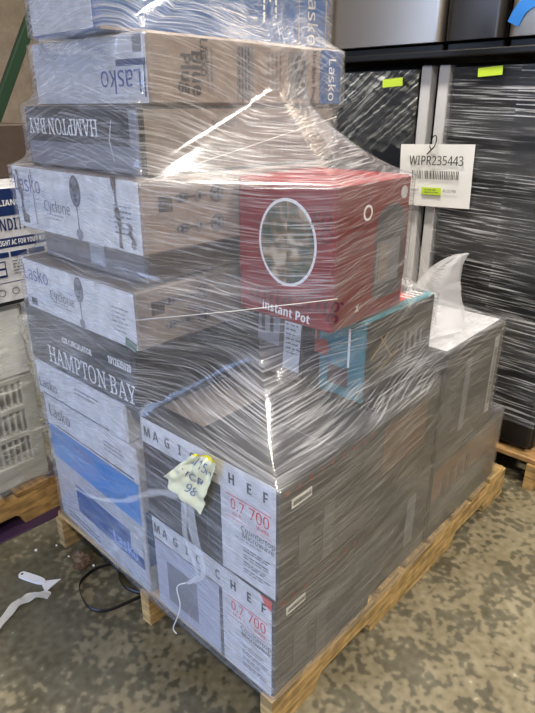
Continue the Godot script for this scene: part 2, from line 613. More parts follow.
func microwave_carton(o: Node3D) -> void:
	var s: Vector3 = o.get_meta("size")
	panel(o, "front", 0, s.y / 2 - 0.037, s.x - 0.008, 0.066, M.white)
	panel(o, "front", s.x / 2 - 0.083, -0.033, 0.158, s.y - 0.074, M.white)
	var word := "MAGICCHEF"
	var xs := [-0.193, -0.160, -0.117, -0.073, -0.030, 0.040, 0.092, 0.143, 0.188]
	for k in 9:
		write(o, "front", word[k], xs[k], s.y / 2 - 0.038, 0.036, M.greyink if k < 6 else M.ink, "bold", 0.0, 0.85)
	var cx := s.x / 2 - 0.083
	panel(o, "front", cx + 0.003, s.y / 2 - 0.078, 0.13, 0.0016, M.redink, "red_rule", 0.0012)
	write(o, "front", "0.7", cx - 0.028, s.y / 2 - 0.098, 0.036, M.redink, "sans", 0.0, 0.85)
	write(o, "front", "700", cx + 0.034, s.y / 2 - 0.098, 0.040, M.redink, "sans", 0.0, 0.9)
	write(o, "front", "cu. ft.", cx - 0.028, s.y / 2 - 0.121, 0.012, M.redink)
	write(o, "front", "Watts", cx + 0.044, s.y / 2 - 0.122, 0.014, M.redink)
	panel(o, "front", cx + 0.003, s.y / 2 - 0.136, 0.13, 0.0012, M.redink, "red_rule", 0.0012)
	write(o, "front", "Countertop", cx + 0.030, s.y / 2 - 0.148, 0.019, M.ink)
	write(o, "front", "Microwave", cx + 0.030, s.y / 2 - 0.164, 0.019, M.ink)
	fine_print(o, "front", cx + 0.015, s.y / 2 - 0.178, 0.10, 1, 0.006, M.greyink)
	for k in 4:
		fine_print(o, "front", cx + 0.025, s.y / 2 - 0.200 - k * 0.019, 0.075, 2, 0.0068, M.greyink, 0.0, 0.4)
	# pictures of the oven on the dark part of the front
	panel(o, "front", -0.09, -0.045, 0.2, 0.12, M.black, "printed_oven")
	panel(o, "front", -0.11, -0.045, 0.13, 0.09, M.charcoal, "printed_oven_window", 0.0008)
	# side
	for k in 9:
		write(o, "side", word[k], -s.z / 2 + 0.028 + k * 0.038, s.y / 2 - 0.028, 0.018, M.darkredink, "bold")
	var lb := panel(o, "side", -s.z / 2 + 0.075, s.y / 2 - 0.062, 0.065, 0.022, M.paper, "label")
	barcode(o, "side", -s.z / 2 + 0.075, s.y / 2 - 0.062, 0.056, 0.010, 0.0, 0.0016, lb)
	panel(o, "side", -0.02, -0.06, 0.04, 0.15, M.strip, "printed_strip")
	panel(o, "side", -0.10, -0.05, 0.05, 0.09, M.strip, "printed_strip")

func pallet_load() -> void:
	var woods := [wood_mat(c8(224, 192, 134), 31), wood_mat(c8(208, 174, 120), 33), wood_mat(c8(196, 168, 122), 35)]
	wooden_pallet("light yellow wooden pallet under the shrink-wrapped stack of cartons", Vector3(-0.004, 0, -0.004), -0.7, 1.0, 1.335, 9, woods)
	var o: Node3D
	var s: Vector3
	# ---- lower layers beside the corner: microwaves
	o = carton("microwave_carton", "charcoal microwave carton with red 700 figures resting on the pallet deck", Vector3(-0.425, 0.137, -0.39), Vector3(0.006, 0.435, -0.004), M.charcoal, -1.2, "microwave cartons")
	microwave_carton(o)
	panel(o, "front", -0.083, -0.033, 0.25, 0.218, M.pale, "printed_panel", 0.0012)
	panel(o, "front", -0.10, -0.04, 0.12, 0.13, M.print_grey, "printed_oven", 0.002)
	put(poly([Vector2(-0.035, 0.0), Vector2(0.0, 0.0), Vector2(0.0, -0.03), Vector2(-0.02, -0.022)]), "red_corner", M.redink, o, on_face(o, "front", 0.214, 0.148, 0.0, 0.002))
	o = carton("microwave_carton", "charcoal microwave carton with handwritten yellow note, on top of another microwave carton", Vector3(-0.427, 0.437, -0.386), Vector3(0.012, 0.727, 0), M.charcoal, 0.0, "microwave cartons")
	microwave_carton(o)
	panel(o, "top", -0.135, 0.02, 0.15, 0.30, M.kraft_grey, "printed_panel")
	# ---- dark cartons behind them along the long side
	o = carton("dark_carton", "dark carton on the pallet deck between microwave carton and rear carton", Vector3(-0.40, 0.137, -0.71), Vector3(-0.004, 0.437, -0.396), M.charcoal)
	panel(o, "side", 0.05, 0.0, 0.05, 0.17, M.print_grey, "printed_strip")
	o = carton("dark_carton", "dark carton directly under the teal picture carton", Vector3(-0.40, 0.439, -0.705), Vector3(-0.006, 0.727, -0.391), M.black)
	panel(o, "side", -0.02, 0.02, 0.22, 0.14, mat(c8(96, 72, 56), 0.5), "printed_picture")
	o = carton("dark_carton", "long dark carton with brown picture at the rear end of the pallet", Vector3(-0.43, 0.137, -1.225), Vector3(0, 0.418, -0.718), M.charcoal)
	panel(o, "side", -0.02, 0.06, 0.46, 0.11, mat(c8(112, 84, 66), 0.5), "printed_picture")
	for k in 4:
		panel(o, "side", -0.17 + 0.055 * k, 0.03 + 0.01 * (k % 2), 0.03, 0.07, mat(c8(70, 56, 48), 0.5), "printed_shape", 0.001)
	o = carton("dark_carton", "tall grey-black carton with white label strip above the brown picture carton", Vector3(-0.45, 0.42, -1.095), Vector3(0, 0.782, -0.715), M.charcoal)
	var lst := panel(o, "side", 0.155, 0.0, 0.035, 0.27, M.offwhite, "label_strip")
	barcode(o, "side", 0.155, 0.0, 0.2, 0.022, 90.0, 0.0016, lst)
	panel(o, "side", -0.04, 0.0, 0.035, 0.24, M.print_grey, "printed_strip")
	panel(o, "top", 0, 0, 0.43, 0.36, M.offwhite, "printed_panel")
	# ---- column at the short side, from the deck up
	o = carton("blue_carton", "blue and white fan carton on the pallet deck beside the lower microwave carton", Vector3(-0.96, 0.137, -0.61), Vector3(-0.447, 0.505, -0.018), M.offwhite, -3.2)
	s = o.get_meta("size")
	panel(o, "front", 0.0, 0.115, s.x - 0.01, 0.13, M.skyblue)
	panel(o, "front", 0.06, -0.055, s.x * 0.72, 0.10, M.blue)
	panel(o, "front", 0.215, -0.03, 0.06, 0.07, M.offwhite, "label", 0.001)
	write(o, "front", "Lasko", 0.15, -0.075, 0.06, mat(c8(150, 176, 226), 0.5), "bold", 0.0, 0.8)
	fine_print(o, "front", -0.1, -0.15, 0.2, 2, 0.014, M.blueink)
	panel(o, "side", 0, 0, s.z - 0.02, s.y * 0.5, M.blue)
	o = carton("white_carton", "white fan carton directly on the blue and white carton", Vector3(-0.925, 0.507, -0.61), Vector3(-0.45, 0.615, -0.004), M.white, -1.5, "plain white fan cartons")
	write(o, "front", "Lasko", -0.15, 0.005, 0.05, M.greyink)
	panel(o, "front", 0.02, -0.04, 0.4, 0.004, M.greyink, "thin_line")  # dark line painted in for the shade between the stacked cartons
	fine_print(o, "front", 0.14, 0.01, 0.1, 3, 0.012, M.print_grey)
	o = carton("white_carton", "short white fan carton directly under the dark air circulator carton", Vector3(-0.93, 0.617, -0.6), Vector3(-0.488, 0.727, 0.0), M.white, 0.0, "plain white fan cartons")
	panel(o, "front", -0.03, -0.045, 0.34, 0.004, M.greyink, "thin_line")  # shade above the carton below, painted as a thin dark line
	write(o, "front", "Lasko", -0.16, -0.012, 0.04, M.greyink)
	fine_print(o, "front", 0.05, 0.02, 0.12, 2, 0.012, M.print_grey)
	o = carton("air_circulator_carton", "dark grey air circulator carton with upright serif lettering under a white fan carton", Vector3(-0.935, 0.729, -0.61), Vector3(-0.43, 0.89, 0.0), M.charcoal)
	write(o, "front", "AIR CIRCULATOR", 0.005, 0.024, 0.022, M.whiteink, "bold", 0.0, 0.8)
	write(o, "front", "1012635920", 0.195, 0.03, 0.028, M.whiteink, "bold", 0.0, 0.62)
	write(o, "front", "HAMPTON BAY", 0.05, -0.038, 0.068, M.whiteink, "serif", 0.0, 0.80)
	o = carton("fan_carton", "white pedestal fan carton resting on the dark air circulator carton", Vector3(-0.905, 0.892, -0.6), Vector3(-0.403, 1.03, 0.0), M.kraft_grey, 0.0, "pedestal fan cartons")
	cyclone(o)
	put(box(Vector3(0.04, 0.022, 0.003), 0.001), "green_tape", mat(c8(34, 96, 60), 0.5), o, on_face(o, "front", 0.225, -0.058, -12.0, 0.002))
	o = carton("grey_carton", "recessed grey carton between the two white pedestal fan cartons", Vector3(-0.86, 1.032, -0.6), Vector3(-0.42, 1.113, -0.05), M.kraft_grey)
	panel(o, "front", 0.03, 0.0, 0.06, 0.05, M.offwhite, "label")
	o = carton("fan_carton", "white pedestal fan carton with dark ink smears above the recessed grey carton", Vector3(-0.878, 1.115, -0.62), Vector3(-0.354, 1.267, 0.0), M.kraft, 0.0, "pedestal fan cartons")
	cyclone(o)
	var smear := mat(c8(96, 84, 76), 0.6)
	for a in [[0.178, 1.0, 0.145], [0.222, 0.35, 0.05], [-0.235, 1.0, 0.12], [-0.165, 0.9, 0.14]]:
		var pts := []
		var n := 9
		var wd := 0.008 if a[0] > -0.2 else 0.01
		for k in n:
			pts.append(Vector2(-wd * (0.5 + 0.5 * sin(k * 1.7 + a[0] * 40)) - 0.002, (0.5 - k / (n - 1.0)) * a[2]) + Vector2(k * 0.0016, 0))
		for k in n:
			pts.append(Vector2(wd * (0.5 + 0.5 * sin(k * 1.3 + a[0] * 20)) + 0.002, (k / (n - 1.0) - 0.5) * a[2]) + Vector2((n - 1 - k) * 0.0016, 0))
		if a[0] == -0.165:
			pts = [Vector2(-0.0015, 0.066), Vector2(-0.0015, -0.066), Vector2(0.0015, -0.066), Vector2(0.0015, 0.066)]
		put(poly(pts), "ink_smear", smear, o, on_face(o, "front", a[0], 0.005 if a[1] > 0.5 else -0.04, 0.0, 0.002))
	o = carton("air_circulator_carton", "dark grey air circulator carton lying with its serif lettering upside down", Vector3(-0.81, 1.269, -0.64), Vector3(-0.362, 1.4, -0.02), M.charcoal)
	write(o, "front", "HAMPTON BAY", -0.062, 0.024, 0.046, M.whiteink, "serif", 180.0, 0.85)
	panel(o, "front", 0.0, -0.034, 0.43, 0.05, M.print_grey, "printed_panel")
	panel(o, "front", 0.205, 0.0, 0.03, 0.12, M.print_grey, "printed_panel", 0.0008)
	put(poly([Vector2(0.0, 0.04), Vector2(-0.012, 0.0), Vector2(0.0, -0.04), Vector2(0.003, -0.04), Vector2(-0.008, 0.0), Vector2(0.003, 0.04)]), "printed_arc", M.offwhite, o, on_face(o, "front", 0.13, 0.0, 0.0, 0.0012))
	s = o.get_meta("size")
	panel(o, "side", 0.0, 0.0, s.z - 0.02, s.y - 0.01, M.kraft_grey, "printed_panel")
	write(o, "side", "20 in. AIR CIRCULATOR", 0.02, 0.03, 0.026, M.print_grey, "bold", 180.0)
	write(o, "side", "HAMPTON BAY", 0.04, -0.03, 0.05, M.print_grey, "serif", 180.0)
	o = carton("fan_carton", "tan and white fan carton turned upside down below the blue carton on top", Vector3(-0.79, 1.402, -0.665), Vector3(-0.364, 1.53, -0.05), M.kraft)
	s = o.get_meta("size")
	panel(o, "front", 0, 0, s.x - 0.006, s.y - 0.006, M.offwhite)
	panel(o, "front", 0.16, 0.012, 0.095, 0.012, M.navy, "printed_band", 0.001)
	panel(o, "front", 0.203, -0.02, 0.004, 0.06, M.navy, "printed_band", 0.001)
	write(o, "front", "Lasko", 0.125, -0.02, 0.056, M.blueink, "sans", 180.0)
	panel(o, "front", 0.185, 0.043, 0.028, 0.03, M.print_grey, "printed_stamp", 0.001)
	write(o, "side", "Lasko", -0.165, 0.025, 0.028, M.print_dark, "sans", -90.0)
	write(o, "side", "Blue", -0.185, -0.005, 0.04, M.print_dark, "bold", -90.0)
	write(o, "side", "Plug", -0.215, -0.005, 0.036, M.print_dark, "bold", -90.0)
	fine_print(o, "side", -0.15, 0.0, 0.09, 2, 0.012, M.print_grey, -90.0)
	panel(o, "side", -0.045, 0.0, 0.05, 0.105, M.print_grey, "printed_picture")
	fine_print(o, "side", -0.05, 0.0, 0.10, 4, 0.01, M.print_dark, -90.0)
	fine_print(o, "side", 0.05, 0.0, 0.09, 4, 0.014, M.print_grey, -90.0)
	panel(o, "side", 0.135, 0.0, 0.07, 0.1, M.print_grey, "printed_picture")
	for k in 2:
		put(disc(0.02, 0.02, 0.6), "printed_ring", M.print_dark, o, on_face(o, "side", 0.14, 0.024 - 0.05 * k, 0.0, 0.0012))
	panel(o, "side", 0.262, 0.0, 0.085, s.y - 0.006, M.blue, "printed_band", 0.0008)
	write(o, "side", "Lasko", 0.268, -0.005, 0.04, M.whiteink, "sans", -90.0)
	write(o, "side", "The Blue Plug", 0.195, 0.0, 0.018, M.print_dark, "bold", -90.0)
	o = carton("blue_carton", "deep blue fan carton lying on top of the whole stack", Vector3(-0.70, 1.532, -0.70), Vector3(-0.44, 1.78, -0.01), M.blue, -1.5)
	s = o.get_meta("size")
	panel(o, "front", -0.006, 0, s.x - 0.02, s.y - 0.01, M.offwhite)
	write(o, "side", "Lasko", 0.275, -0.05, 0.052, M.offwhite, "sans", -90.0)
	panel(o, "side", 0.225, 0.0, 0.004, s.y - 0.01, M.kraft, "thin_line")
	fine_print(o, "side", 0.12, 0.0, 0.16, 3, 0.02, M.whiteink, -90.0)
	panel(o, "side", 0.33, 0.0, 0.006, s.y - 0.006, M.kraft, "kraft_edge")
	panel(o, "side", 0.0, -0.119, s.z - 0.01, 0.006, M.kraft, "kraft_edge")
	# ---- middle: teal carton, grey carton with papers, red cooker carton
	o = carton("teal_carton", "teal and black picture carton under the red cooker carton", Vector3(-0.25, 0.729, -0.715), Vector3(-0.06, 0.942, -0.39), M.teal)
	s = o.get_meta("size")
	panel(o, "side", 0, 0, s.z - 0.006, s.y - 0.006, M.black)
	var gold := mat(c8(150, 126, 84), 0.5)
	for a in [[-0.10, 0.03, 35.0], [-0.07, 0.02, -50.0], [-0.05, -0.02, 20.0]]:
		panel(o, "side", a[0], a[1], 0.09, 0.004, gold, "printed_line", 0.001, a[2])
	for k in 4:
		panel(o, "side", 0.02 + 0.028 * k, 0.0, 0.012, 0.07 - 0.01 * k, M.print_grey, "printed_strip", 0.001)
	panel(o, "front", -0.065, 0.0, 0.055, s.y - 0.006, M.black, "printed_panel")
	put(disc(0.022, 0.022), "printed_fruit", mat(c8(176, 84, 66), 0.5), o, on_face(o, "front", -0.03, 0.015, 0.0, 0.0012))
	panel(o, "front", -0.05, 0.04, 0.006, 0.09, mat(c8(196, 110, 60), 0.5), "printed_line", 0.001)
	panel(o, "front", 0.02, -0.05, 0.06, 0.05, mat(c8(80, 60, 60), 0.5), "printed_picture", 0.001)
	panel(o, "front", 0.05, 0.03, 0.006, 0.1, M.whiteink, "printed_line", 0.001)
	panel(o, "top", -0.01, 0, s.x - 0.03, s.z - 0.01, M.black, "printed_panel", 0.001)
	panel(o, "top", 0.045, 0.06, 0.05, 0.07, M.redink, "printed_patch", 0.0016)
	for k in 4:
		panel(o, "top", 0.06, 0.065 + 0.02 * k, 0.04, 0.008, M.whiteink, "printed_patch", 0.002)
	o = carton("grey_carton", "grey carton with white papers on its face under the red cooker carton", Vector3(-0.40, 0.729, -0.70), Vector3(-0.256, 0.935, -0.385), M.kraft_grey)
	panel(o, "front", -0.03, 0.04, 0.075, 0.11, M.offwhite, "taped_paper", 0.001, -4.0)
	panel(o, "front", 0.05, 0.01, 0.055, 0.17, M.paper, "taped_paper", 0.001, -3.0)
	for a in [[-0.05, 0.05], [-0.02, 0.05]]:
		panel(o, "front", a[0], a[1], 0.012, 0.07, M.print_dark, "printed_strip", 0.002)
	fine_print(o, "front", 0.05, 0.02, 0.04, 8, 0.013, M.print_grey)
	o = carton("cooker_carton", "red pressure cooker carton with a round food picture", Vector3(-0.348, 0.945, -0.555), Vector3(-0.072, 1.256, -0.265), M.red)
	s = o.get_meta("size")
	var food := mat(Color.WHITE, 0.5)
	var fim := Image.create(128, 128, false, Image.FORMAT_RGB8)
	var fn := noise(91, 0.02, 2, FastNoiseLite.TYPE_SIMPLEX_SMOOTH)
	var cols := [c8(62, 74, 64), c8(84, 92, 76), c8(104, 96, 78), c8(132, 112, 90), c8(166, 150, 126), c8(188, 176, 156)]
	for y in 128:
		for x in 128:
			var t := (fn.get_noise_2d(x, y) * 0.5 + 0.5) * 0.6 + (noise_food.get_noise_2d(x * 1.0, y * 1.0) * 0.5 + 0.5) * 0.4
			fim.set_pixel(x, y, cols[int(clampf((t - 0.5) * 2.4 + 0.5, 0, 0.99) * 6)])
	food.albedo_texture = ImageTexture.create_from_image(fim)
	food.uv1_triplanar = true
	food.uv1_scale = Vector3(5, 5, 5)
	put(disc(0.078, 0.092), "printed_food", food, o, on_face(o, "front", 0.012, 0.025, 0.0, 0.0008))
	put(disc(0.082, 0.096, 0.93), "printed_ring", M.whiteink, o, on_face(o, "front", 0.012, 0.025, 0.0, 0.001))
	write(o, "front", "amazing", 0.035, -0.095, 0.062, M.darkred, "serif_bold", 2.0, 1.0, 0.0014, 0.3)
	write(o, "front", "instant Pot", 0.01, -0.132, 0.030, M.whiteink, "bold", -3.0, 0.9)
	write(o, "front", "so", 0.105, 0.09, 0.05, M.darkred, "serif_bold", 0.0, 1.0, 0.0014, 0.3)
	put(disc(0.016, 0.016, 0.75), "printed_ring", M.darkred, o, on_face(o, "front", 0.118, 0.055, 0.0, 0.001))
	# picture of the cooker on the side
	panel(o, "side", 0, 0, s.z - 0.008, s.y - 0.008, mat(c8(112, 22, 28), 0.45))
	var pot := []
	for k in 13:
		var a := PI * k / 12.0
		pot.append(Vector2(cos(a) * 0.062, 0.055 + sin(a) * 0.045))
	pot.append(Vector2(-0.062, -0.1)); pot.append(Vector2(-0.05, -0.115)); pot.append(Vector2(0.05, -0.115)); pot.append(Vector2(0.062, -0.1))
	put(poly(pot), "printed_cooker", M.print_dark, o, on_face(o, "side", 0.07, 0.0, 0.0, 0.0012))
	panel(o, "side", 0.065, -0.03, 0.1, 0.1, M.print_grey, "printed_cooker_body", 0.0016)
	panel(o, "side", 0.045, -0.03, 0.04, 0.085, M.kraft_grey, "printed_cooker_panel", 0.0024)
	put(disc(0.017, 0.017, 0.7), "printed_ring", M.whiteink, o, on_face(o, "side", -0.03, 0.09, 0.0, 0.0014))
	put(disc(0.014, 0.014), "printed_ring", M.offwhite, o, on_face(o, "side", 0.115, 0.12, 0.0, 0.0014))
	fine_print(o, "side", -0.06, 0.04, 0.05, 5, 0.012, M.darkred)
	write(o, "side", "X", -0.05, -0.12, 0.024, M.whiteink, "sans")

var noise_food := noise(92, 0.03, 2)

# ---------------------------------------------------------------- stretch wrap
func hull_radius(pts: PackedVector2Array, c: Vector2, dirs: PackedVector2Array) -> PackedFloat32Array:
	var out := PackedFloat32Array()
	out.resize(dirs.size())
	var h := Geometry2D.convex_hull(pts)
	for i in dirs.size():
		var best := 0.0
		for k in h.size() - 1:
			var a := h[k] - c
			var b := h[k + 1] - c
			var e := b - a
			var den := dirs[i].cross(e)
			if absf(den) < 1e-9:
				continue
			var t := a.cross(e) / den
			var q := a.cross(dirs[i]) / den
			if t > 0.0 and q >= -1e-5 and q <= 1.00001:
				best = maxf(best, t)
		out[i] = best
	return out

func wrap_film() -> void:
	var c := Vector2(-0.53, -0.47)
	var angs := []
	for i in 340:
		angs.append(-PI + TAU * i / 340.0)
	for b in stack:
		for p: Vector2 in b.pts:
			angs.append((p - c).angle())
	angs.sort()
	var dirs := PackedVector2Array()
	var th := []
	for a: float in angs:
		if th.is_empty() or a - th[-1] > 0.006:
			th.append(a)
			dirs.append(Vector2.from_angle(a))
	var nt := th.size()
	var y0 := 0.136
	var y1 := 1.79
	var ny := 215
	var dy := (y1 - y0) / (ny - 1)
	var rows := []
	var last_key := ""
	for j in ny:
		var y := y0 + dy * j
		var pts := PackedVector2Array()
		var key := ""
		for n in stack.size():
			var b: Dictionary = stack[n]
			var lo: float = b.lo if b.lo > 0.15 else 0.12
			if y >= lo - 0.004 and y <= b.hi + 0.004:
				pts.append_array(PackedVector2Array(b.pts))
				key += "%d," % n
		if key == last_key and j > 0:
			rows.append(rows[-1])
		else:
			rows.append(hull_radius(pts, c, dirs))
		last_key = key
	# the film spans from ledge to ledge: it never falls back faster than SLOPE per metre of height
	var slope := 1.75
	var span := []
	for j in ny:
		span.append((rows[j] as PackedFloat32Array).duplicate())
	for j in range(1, ny):
		for i in nt:
			span[j][i] = maxf(span[j][i], span[j - 1][i] - slope * dy)
	for j in range(ny - 2, -1, -1):
		for i in nt:
			span[j][i] = maxf(span[j][i], span[j + 1][i] - slope * dy)
	# and it is taut: relax it as a membrane that the cartons hold out
	var wl := PackedFloat32Array()
	var wr := PackedFloat32Array()
	for i in nt:
		var a: float = th[i] - (th[i - 1] if i > 0 else th[nt - 1] - TAU)
		var b: float = (th[i + 1] if i < nt - 1 else th[0] + TAU) - th[i]
		wl.append(sin(b) / sin(a + b))
		wr.append(sin(a) / sin(a + b))
	for pass_ in 220:
		var up: PackedFloat32Array = span[0]
		for j in range(1, ny - 1):
			var b: PackedFloat32Array = span[j]
			var d: PackedFloat32Array = span[j + 1]
			var r: PackedFloat32Array = rows[j]
			var o := b.duplicate()
			for i in nt:
				if b[i] > r[i] + 0.0005:
					var across := 1.0 / (wl[i] / b[i - 1 if i > 0 else nt - 1] + wr[i] / b[i + 1 if i < nt - 1 else 0])
					o[i] = maxf(0.25 * (up[i] + d[i]) + 0.5 * across, r[i])
			up = o
			span[j] = o
	# round the creases where it leaves the cartons
	for pass_ in 14:
		for j in range(1, ny - 1):
			var b: PackedFloat32Array = span[j]
			var o := b.duplicate()
			for i in nt:
				var across := 1.0 / (wl[i] / b[i - 1 if i > 0 else nt - 1] + wr[i] / b[i + 1 if i < nt - 1 else 0])
				var soft: float = 0.25 * (span[j - 1][i] + span[j + 1][i]) + 0.5 * across
				o[i] = maxf(soft, rows[j][i] - 0.003)
			span[j] = o
	var wrinkle := noise(55, 1.0, 3)
	var s1 := streaks(101, 1024, 1024, 0.07, 1.05, 0.12, 0.85)
	var s2 := streaks(211, 1024, 1024, 0.04, 1.15, 0.13, 1.0)
	var film := thing("stretch_wrap", "clear stretch film wound in streaky layers around the whole pallet load", "plastic wrap", Vector3(c.x, 0, c.y))
	var layers := [
		[0.0085, film_mat(s1[0], c8(238, 240, 246), 0.29), 0.10, 0.0, "film_layer"],
		[0.012, film_mat(s2[0], c8(242, 243, 247), 0.29), -0.07, 0.37, "film_layer"],
		[0.0145, pane_mat(s2[1], 0.02, 0.13, 0.01), -0.05, 0.0, "outer_film"]]
	for L in layers:
		var off: float = L[0]
		var tilt: float = L[2]
		var P := PackedVector3Array()
		var extra := PackedFloat32Array()            # how much longer than high the film is, measured up it
		extra.resize(nt + 1)
		var U := PackedVector2Array()
		var N := PackedVector3Array()
		var I := PackedInt32Array()
		for j in ny:
			var y := y0 + dy * j
			for i in nt + 1:
				var a: float = th[i % nt] + (TAU if i == nt else 0.0)
				var u := a * 0.72
				var slack: float = clampf((span[j][i % nt] - rows[j][i % nt]) * 12.0, 0.15, 1.0)
				var w := a if i < nt else a - TAU
				var bump := wrinkle.get_noise_3d(cos(w) * 2.2, sin(w) * 2.2, y * 26.0 + tilt * 9.0) * 0.0012 * slack
				var r: float = span[j][i % nt] + off + maxf(bump, -0.003)
				if j > 0:
					var dr: float = span[j][i % nt] - span[j - 1][i % nt]
					extra[i] = extra[i] * 0.94 + sqrt(dy * dy + dr * dr) - dy
				P.append(Vector3(cos(a) * r, y, sin(a) * r))
				U.append(Vector2((u + L[3]) / 1.508, (y + 0.6 * extra[i] + tilt * sin(a * 1.0 + 0.9) * 1.2 + 0.03 * sin(a * 3.0)) / 0.75))
		N.resize(P.size())
		for j in ny:
			for i in nt + 1:
				var l := i - 1 if i > 0 else nt - 1
				var rr := i + 1 if i < nt else 1
				var n := (P[mini(j + 1, ny - 1) * (nt + 1) + i] - P[maxi(j - 1, 0) * (nt + 1) + i]).cross(P[j * (nt + 1) + rr] - P[j * (nt + 1) + l]).normalized()
				var q := P[j * (nt + 1) + i]
				N[j * (nt + 1) + i] = n if n.dot(Vector3(q.x, 0, q.z)) > 0.0 else -n
		for j in ny - 1:
			for i in nt:
				var k := j * (nt + 1) + i
				I.append_array(PackedInt32Array([k, k + 1, k + nt + 2, k, k + nt + 2, k + nt + 1]))
		var arr := []
		arr.resize(Mesh.ARRAY_MAX)
		arr[Mesh.ARRAY_VERTEX] = P
		arr[Mesh.ARRAY_NORMAL] = N
		arr[Mesh.ARRAY_TEX_UV] = U
		arr[Mesh.ARRAY_INDEX] = I
		var am := ArrayMesh.new()
		am.add_surface_from_arrays(Mesh.PRIMITIVE_TRIANGLES, arr)
		put(am, L[4], L[1], film)
	film_tails(film, layers[1][1])

# loose ends of the wrap, and the note caught in it
func film_tails(film: Node3D, fm: StandardMaterial3D) -> void:
	var o := Vector3(film.position.x, 0, film.position.z)
	var milky := mat(c8(232, 234, 238).lerp(Color(1, 1, 1), 0.2), 0.3)
	milky.albedo_color.a = 0.22
	milky.transparency = BaseMaterial3D.TRANSPARENCY_ALPHA
	var rope := spline([Vector3(-0.79, 0.345, 0.005), Vector3(-0.66, 0.385, 0.022), Vector3(-0.5, 0.455, 0.026), Vector3(-0.36, 0.55, 0.028), Vector3(-0.25, 0.60, 0.03)], 10)
	var rr := []
	for k in rope.size():
		rope[k] -= o
		rr.append(0.003 + 0.008 * float(k) / rope.size() + 0.002 * sin(k * 0.9))
	put(tube(rope, rr, 10), "twisted_film", milky, film)
	var hang := [Vector3(-0.225, 0.585, 0.03), Vector3(-0.205, 0.52, 0.036), Vector3(-0.185, 0.45, 0.034), Vector3(-0.19, 0.405, 0.03), Vector3(-0.245, 0.345, 0.03)]
	var h2 := [Vector3(-0.235, 0.59, 0.034), Vector3(-0.23, 0.50, 0.04), Vector3(-0.205, 0.43, 0.038), Vector3(-0.205, 0.395, 0.034), Vector3(-0.25, 0.343, 0.032)]
	for k in hang.size():
		hang[k] -= o
		h2[k] -= o
	put(ribbon(hang, [0.04, 0.006], Vector3(0, 0, 1)), "hanging_film", milky, film)
	put(ribbon(h2, [0.02, 0.006], Vector3(0, 0, 1)), "hanging_film", milky, film)
	var th := spline([Vector3(-0.25, 0.345, 0.032), Vector3(-0.285, 0.31, 0.034), Vector3(-0.275, 0.26, 0.036), Vector3(-0.29, 0.21, 0.036), Vector3(-0.312, 0.155, 0.036), Vector3(-0.30, 0.145, 0.036)], 6)
	for k in th.size():
		th[k] -= o
	put(tube(th, 0.0016, 6), "film_thread", mat(c8(226, 226, 228), 0.5), film)
	# single strands of rolled film pulled tight across the load
	for e in [[Vector3(-0.345, 1.262, 0.012), Vector3(-0.325, 1.375, -0.60)], [Vector3(-0.39, 0.975, 0.014), Vector3(-0.055, 1.03, -0.262)]]:
		put(tube([e[0] - o, (e[0] + e[1]) / 2 - o + Vector3(0.006, 0, 0.006), e[1] - o], 0.0008, 6), "film_strand", mat(c8(228, 226, 222), 0.3), film)
	# the film drawn up into a peak over the rear carton
	var peak := [Vector3(-0.12, 0.79, -0.84), Vector3(-0.115, 0.86, -0.835), Vector3(-0.11, 0.93, -0.83), Vector3(-0.100, 0.975, -0.835), Vector3(-0.088, 1.0, -0.845), Vector3(-0.076, 1.014, -0.855), Vector3(-0.064, 1.02, -0.866)]
	var pr := [0.125, 0.092, 0.070, 0.054, 0.044, 0.034, 0.003]
	var pp := []
	for p in peak:
		pp.append(p - o)
	var sp := spline(pp, 8)
	var pst := begin(true)
	var prow := []
	for k in sp.size():
		var f := float(k) / 8.0
		var i0 := mini(int(f), 6)
		var r := lerpf(pr[i0], pr[mini(i0 + 1, 6)], f - i0)
		var ring := []
		for q in 28:
			var a := TAU * q / 28.0
			var rr2 := r * (1.0 + 0.10 * sin(3.0 * a + f * 0.5) + 0.05 * sin(7.0 * a + f))
			ring.append(sp[k] + Vector3(cos(a) * rr2 * 0.8, 0.25 * r * cos(a), sin(a) * rr2 * 1.15))
		prow.append(ring)
	for k in sp.size() - 1:
		for q in 28:
			var q2 := (q + 1) % 28
			var cs := [[k, q], [k, q2], [k + 1, q2], [k, q], [k + 1, q2], [k + 1, q]]
			for e in cs:
				pst.set_uv(Vector2(e[0] * 0.012, (e[1] if e[1] > 0 or q == 0 else 28) * 0.021))
				pst.add_vertex(prow[e[0]][e[1]])
	var peakm := mat(Color(0.93, 0.93, 0.95, 0.29), 0.35)
	peakm.transparency = BaseMaterial3D.TRANSPARENCY_ALPHA
	put(done(pst), "film_peak", peakm, film)
	# web of film between the red carton and the peak
	var st := begin(true)
	var V := []
	var nu := 24
	var nv := 16
	for j in nv + 1:
		for i in nu + 1:
			var u := float(i) / nu
			var v := float(j) / nv
			var a := Vector3(-0.058, lerpf(0.93, 1.19, v), -0.56)
			var b := Vector3(lerpf(-0.03, -0.07, v), lerpf(0.79, 1.02, v), -0.86)
			var p := a.lerp(b, u)
			p.y -= 0.09 * v * sin(u * PI) 
			p.x -= 0.02 * sin(u * PI) - 0.003 * sin(v * 17.0 + u * 5.0)
			V.append(p - o)
	for j in nv:
		for i in nu:
			for k: Vector2i in [Vector2i(0, 0), Vector2i(0, 1), Vector2i(1, 1), Vector2i(0, 0), Vector2i(1, 1), Vector2i(1, 0)]:
				st.set_uv(Vector2((i + k.x) / float(nu) * 0.25, (j + k.y) / float(nv) * 0.5 + (i + k.x) * 0.006))
				st.add_vertex(V[(j + k.y) * (nu + 1) + i + k.x])
	put(done(st), "film_web", film_mat(fm.albedo_texture, c8(242, 243, 247), 0.75), film)
